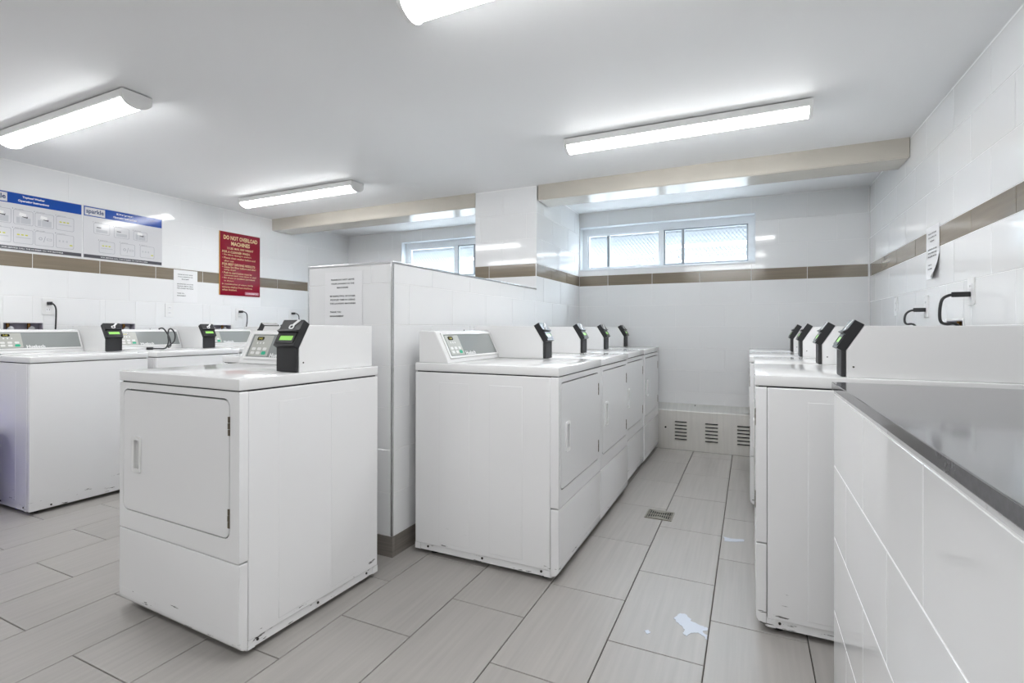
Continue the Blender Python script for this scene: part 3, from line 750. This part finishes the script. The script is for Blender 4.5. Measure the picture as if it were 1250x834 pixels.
cord(right_T(3.47, 1.178), [(0, 0, .05), (0, -.006, .075), (0, -.024, .092), (0, -.055, .097), (0, -.075, .088), (0, -.080, .055), (0, -.14, .030)], 'short black cord hanging from the outlet under the curling notice', .0055, .06)
cord(right_T(2.85, 1.224), [(0, 0, .06), (0, -.004, .080), (0, -.02, .100), (0, -.06, .108), (0, -.11, .107), (0, -.126, .09), (0, -.130, .05), (0, -.2, .03)], 'black cord with a large plug on the right wall above the first machine', .0062, .07)
T = right_T(3.0, 1.10)
# loose cord lying on the second washer
lc = empty('loose_cord', (-3.95, 2.25, .916)); tag(lc, 'loose black cord looped over the console of the second washer', 'cord')
link('cable', tube([(.035, .03, .010), (.015, .09, .006), (0, .15, .008), (-.03, .19, .05), (-.06, .205, .10), (-.10, .235, .145), (-.12, .27, .150), (-.12, .295, .11), (-.09, .27, .055), (-.05, .20, .020), (-.06, .215, .012), (-.09, .245, .03), (-.105, .24, .09), (-.12, .215, .145), (-.125, .195, .158), (-.125, .175, .150)], .0055), 'black_plastic', lc)
link('plug', prism(rr(-.011, 0, .011, .02, .004, 2), 1, -.004, .035, .002, T=Matrix.Translation((.036, 0, -.001))), 'black_plastic', lc)
# plumbing boxes recessed in the left wall
for side, (y0, z0, y1, z1), lb in zip('LLLR', OUTBOX+RBOX, ['recessed plumbing box with brass valves behind the first washer', 'recessed plumbing box with brass valves behind the second washer', 'recessed plumbing box with brass valves behind the third washer', 'recessed plumbing box with brass valves on the right wall under the larger plug']):
    T = frame((LX, y0, z0), (0, 1, 0), (0, 0, 1), (1, 0, 0)) if side == 'L' else frame((RX, -y0, z0), (0, -1, 0), (0, 0, 1), (-1, 0, 0))
    w, h = y1-y0, z1-z0
    b = wall_thing('plumbing_box', T); tag(b, lb, 'plumbing box', 'plumbing boxes')
    link('tray', box((.001, .001, -.070), (w-.001, h-.001, -.062)), 'box_lilac', b)
    for bx in [((.001, .001, -.062), (.004, h-.001, 0)), ((w-.004, .001, -.062), (w-.001, h-.001, 0)), ((.001, h-.004, -.062), (w-.001, h-.001, 0)), ((.001, .001, -.062), (w-.001, .004, 0))]: link('tray_side', box(*bx), 'box_lilac', b)
    link('rim', ring(rr(-.010, -.010, w+.010, h+.010, .004, 2), rr(.001, .001, w-.001, h-.001, .002, 2), 2, 0, .003), 'white_plastic', b)
    for k in (.14, .66):
        v = link('valve', cyl((k*w+.008, h*.62, -.035), .010, .010, .05, 12, 'y'), 'brass', b)
        link('valve_handle', cyl((k*w+.014, .022, -.012), .018, .018, .014, 16, 'z'), 'chrome', v)

# ------------------------------------------------------------------ steel heater cover on the back wall
hc = empty('heater_cover', (-.35, 4.84, 0)); tag(hc, 'stainless steel heater cover with three groups of louvre slots on the back wall', 'heater cover')
I = Matrix.Translation((.35, -4.84, 0))
hx0, hx1, hy = -1.30, .30, 4.828
link('body', box((hx0, hy+.004, 0), (hx1, BY-.002, .345), T=I), 'slot_dark', hc)
gx = [(-.598, -.497), (-.346, -.244), (-.094, .008), (.158, .258), (-.85, -.749)]; gz = [.090+.0305*i for i in range(6)]
holes = [(a, z, b, z+.0110) for a, b in gx for z in gz]
rs_ = [(hx0, .002, hx1, .345)]
for h in holes: rs_ = cut(rs_, h)
link('front_plate', boxes([((p, hy, q), (r, hy+.005, s)) for p, q, r, s in rs_], 0, I), 'steel', hc)
for a, b in gx[:3]:
    for z in gz: link('louvre', prism([(hy-.004, z-.003), (hy+.003, z+.001), (hy+.003, z-.001), (hy-.002, z-.006)], 0, a, b, T=I), 'steel', hc)
link('sloped_top', prism([(hy-.003, .338), (hy-.003, .350), (BY-.003, .402), (BY-.003, .345), (hy+.004, .338)], 0, hx0, hx1, .0015, T=I), 'steel', hc)
link('lock', cyl((-.676, hy-.003, .194), .008, .008, .008, 12, 'y', T=I), 'slot_dark', hc)
link('screw', cyl((-.435, BY-.030, .392), .004, .004, .01, 8, 'z', T=I), 'screw', hc)

# ------------------------------------------------------------------ floor drain
dr = empty('floor_drain', (-.465, 3.09, 0)); tag(dr, 'square steel floor drain with a slotted grate', 'drain')
h = .074
link('pan', box((-h, -h, .0004), (h, h, .0012)), 'slot_dark', dr)
link('rim', ring([(h, h), (-h, h), (-h, -h), (h, -h)], [(h-.009, h-.009), (-h+.009, h-.009), (-h+.009, -h+.009), (h-.009, -h+.009)], 2, .0004, .004, .0006), 'steel_drain', dr)
q = h-.009
link('wedge_plate', prism([(-q, q), (q, q), (0, .028)], 2, .0012, .0038), 'steel_drain', dr)
link('wedge_plate', prism([(-q, -q), (0, -.028), (q, -q)], 2, .0012, .0038), 'steel_drain', dr)
for i in range(-5, 6):
    x = i*.0118; L = .026+abs(x)*.60
    link('bar', box((x-.0024, -L, .0012), (x+.0024, L, .0036)), 'steel_drain', dr)
for s in (-1, 1): link('cross_bar', box((-q, s*.004-.003, .0012), (q, s*.004+.003, .0034)), 'steel_drain', dr)

# ------------------------------------------------------------------ spills and the bin
def spill(name, pts, label, z=.0012):
    cx = sum(p[0] for p in pts)/len(pts); cy = sum(p[1] for p in pts)/len(pts)
    P = []
    n = len(pts)
    for i in range(n):
        a, b = pts[i], pts[(i+1) % n]
        for k in range(4):
            t = k/4; j = .006*(random.random()-.5)
            P.append((a[0]+(b[0]-a[0])*t+j-cx, a[1]+(b[1]-a[1])*t+j-cy))
    o = link(name, prism(P, 2, .0002, z), 'spill_white'); o.location = (cx, cy, 0)
    return tag(o, label, 'spill', 'spills on the floor')
spill('spill', [(-.252, 2.015), (-.236, 2.060), (-.215, 2.066), (-.196, 2.040), (-.190, 2.020), (-.150, 2.006), (-.131, 2.004), (-.136, 1.985), (-.150, 1.975), (-.133, 1.955), (-.131, 1.925), (-.150, 1.950), (-.166, 1.955), (-.186, 1.945), (-.197, 1.918), (-.212, 1.925), (-.208, 1.955), (-.228, 1.980)], 'large pale detergent spill on the floor tile before the right machines')
spill('spill', [(-.338, 1.884), (-.325, 1.897), (-.312, 1.886), (-.322, 1.872)], 'tiny pale drop beside the large detergent spill')
spill('spill', [(-.122, 2.92), (-.09, 2.905), (-.03, 2.925), (-.022, 2.90), (-.06, 2.875), (-.113, 2.86)], 'thin pale spill at the foot of the second right machine')
def lathe(prof, n=32):
    bm = bmesh.new(); rings = [[bm.verts.new((r*math.cos(2*math.pi*k/n), r*math.sin(2*math.pi*k/n), z)) for k in range(n)] for r, z in prof]
    for A, B in zip(rings, rings[1:]):
        for k in range(n): bm.faces.new((A[k], A[(k+1) % n], B[(k+1) % n], B[k]))
    bm.faces.new(rings[0][::-1]); bm.faces.new(rings[-1])
    return finish(bm, 40)
bn = empty('bin', (-4.005, 1.235, 0)); tag(bn, 'purple plastic bin on the floor beside the first washer', 'bin')
link('body', lathe([(.185, 0), (.205, .46), (.195, .46), (.175, .01)]), 'bin_purple', bn)
link('rim', lathe([(.198, .445), (.212, .450), (.212, .475), (.192, .475)]), 'bin_purple', bn)
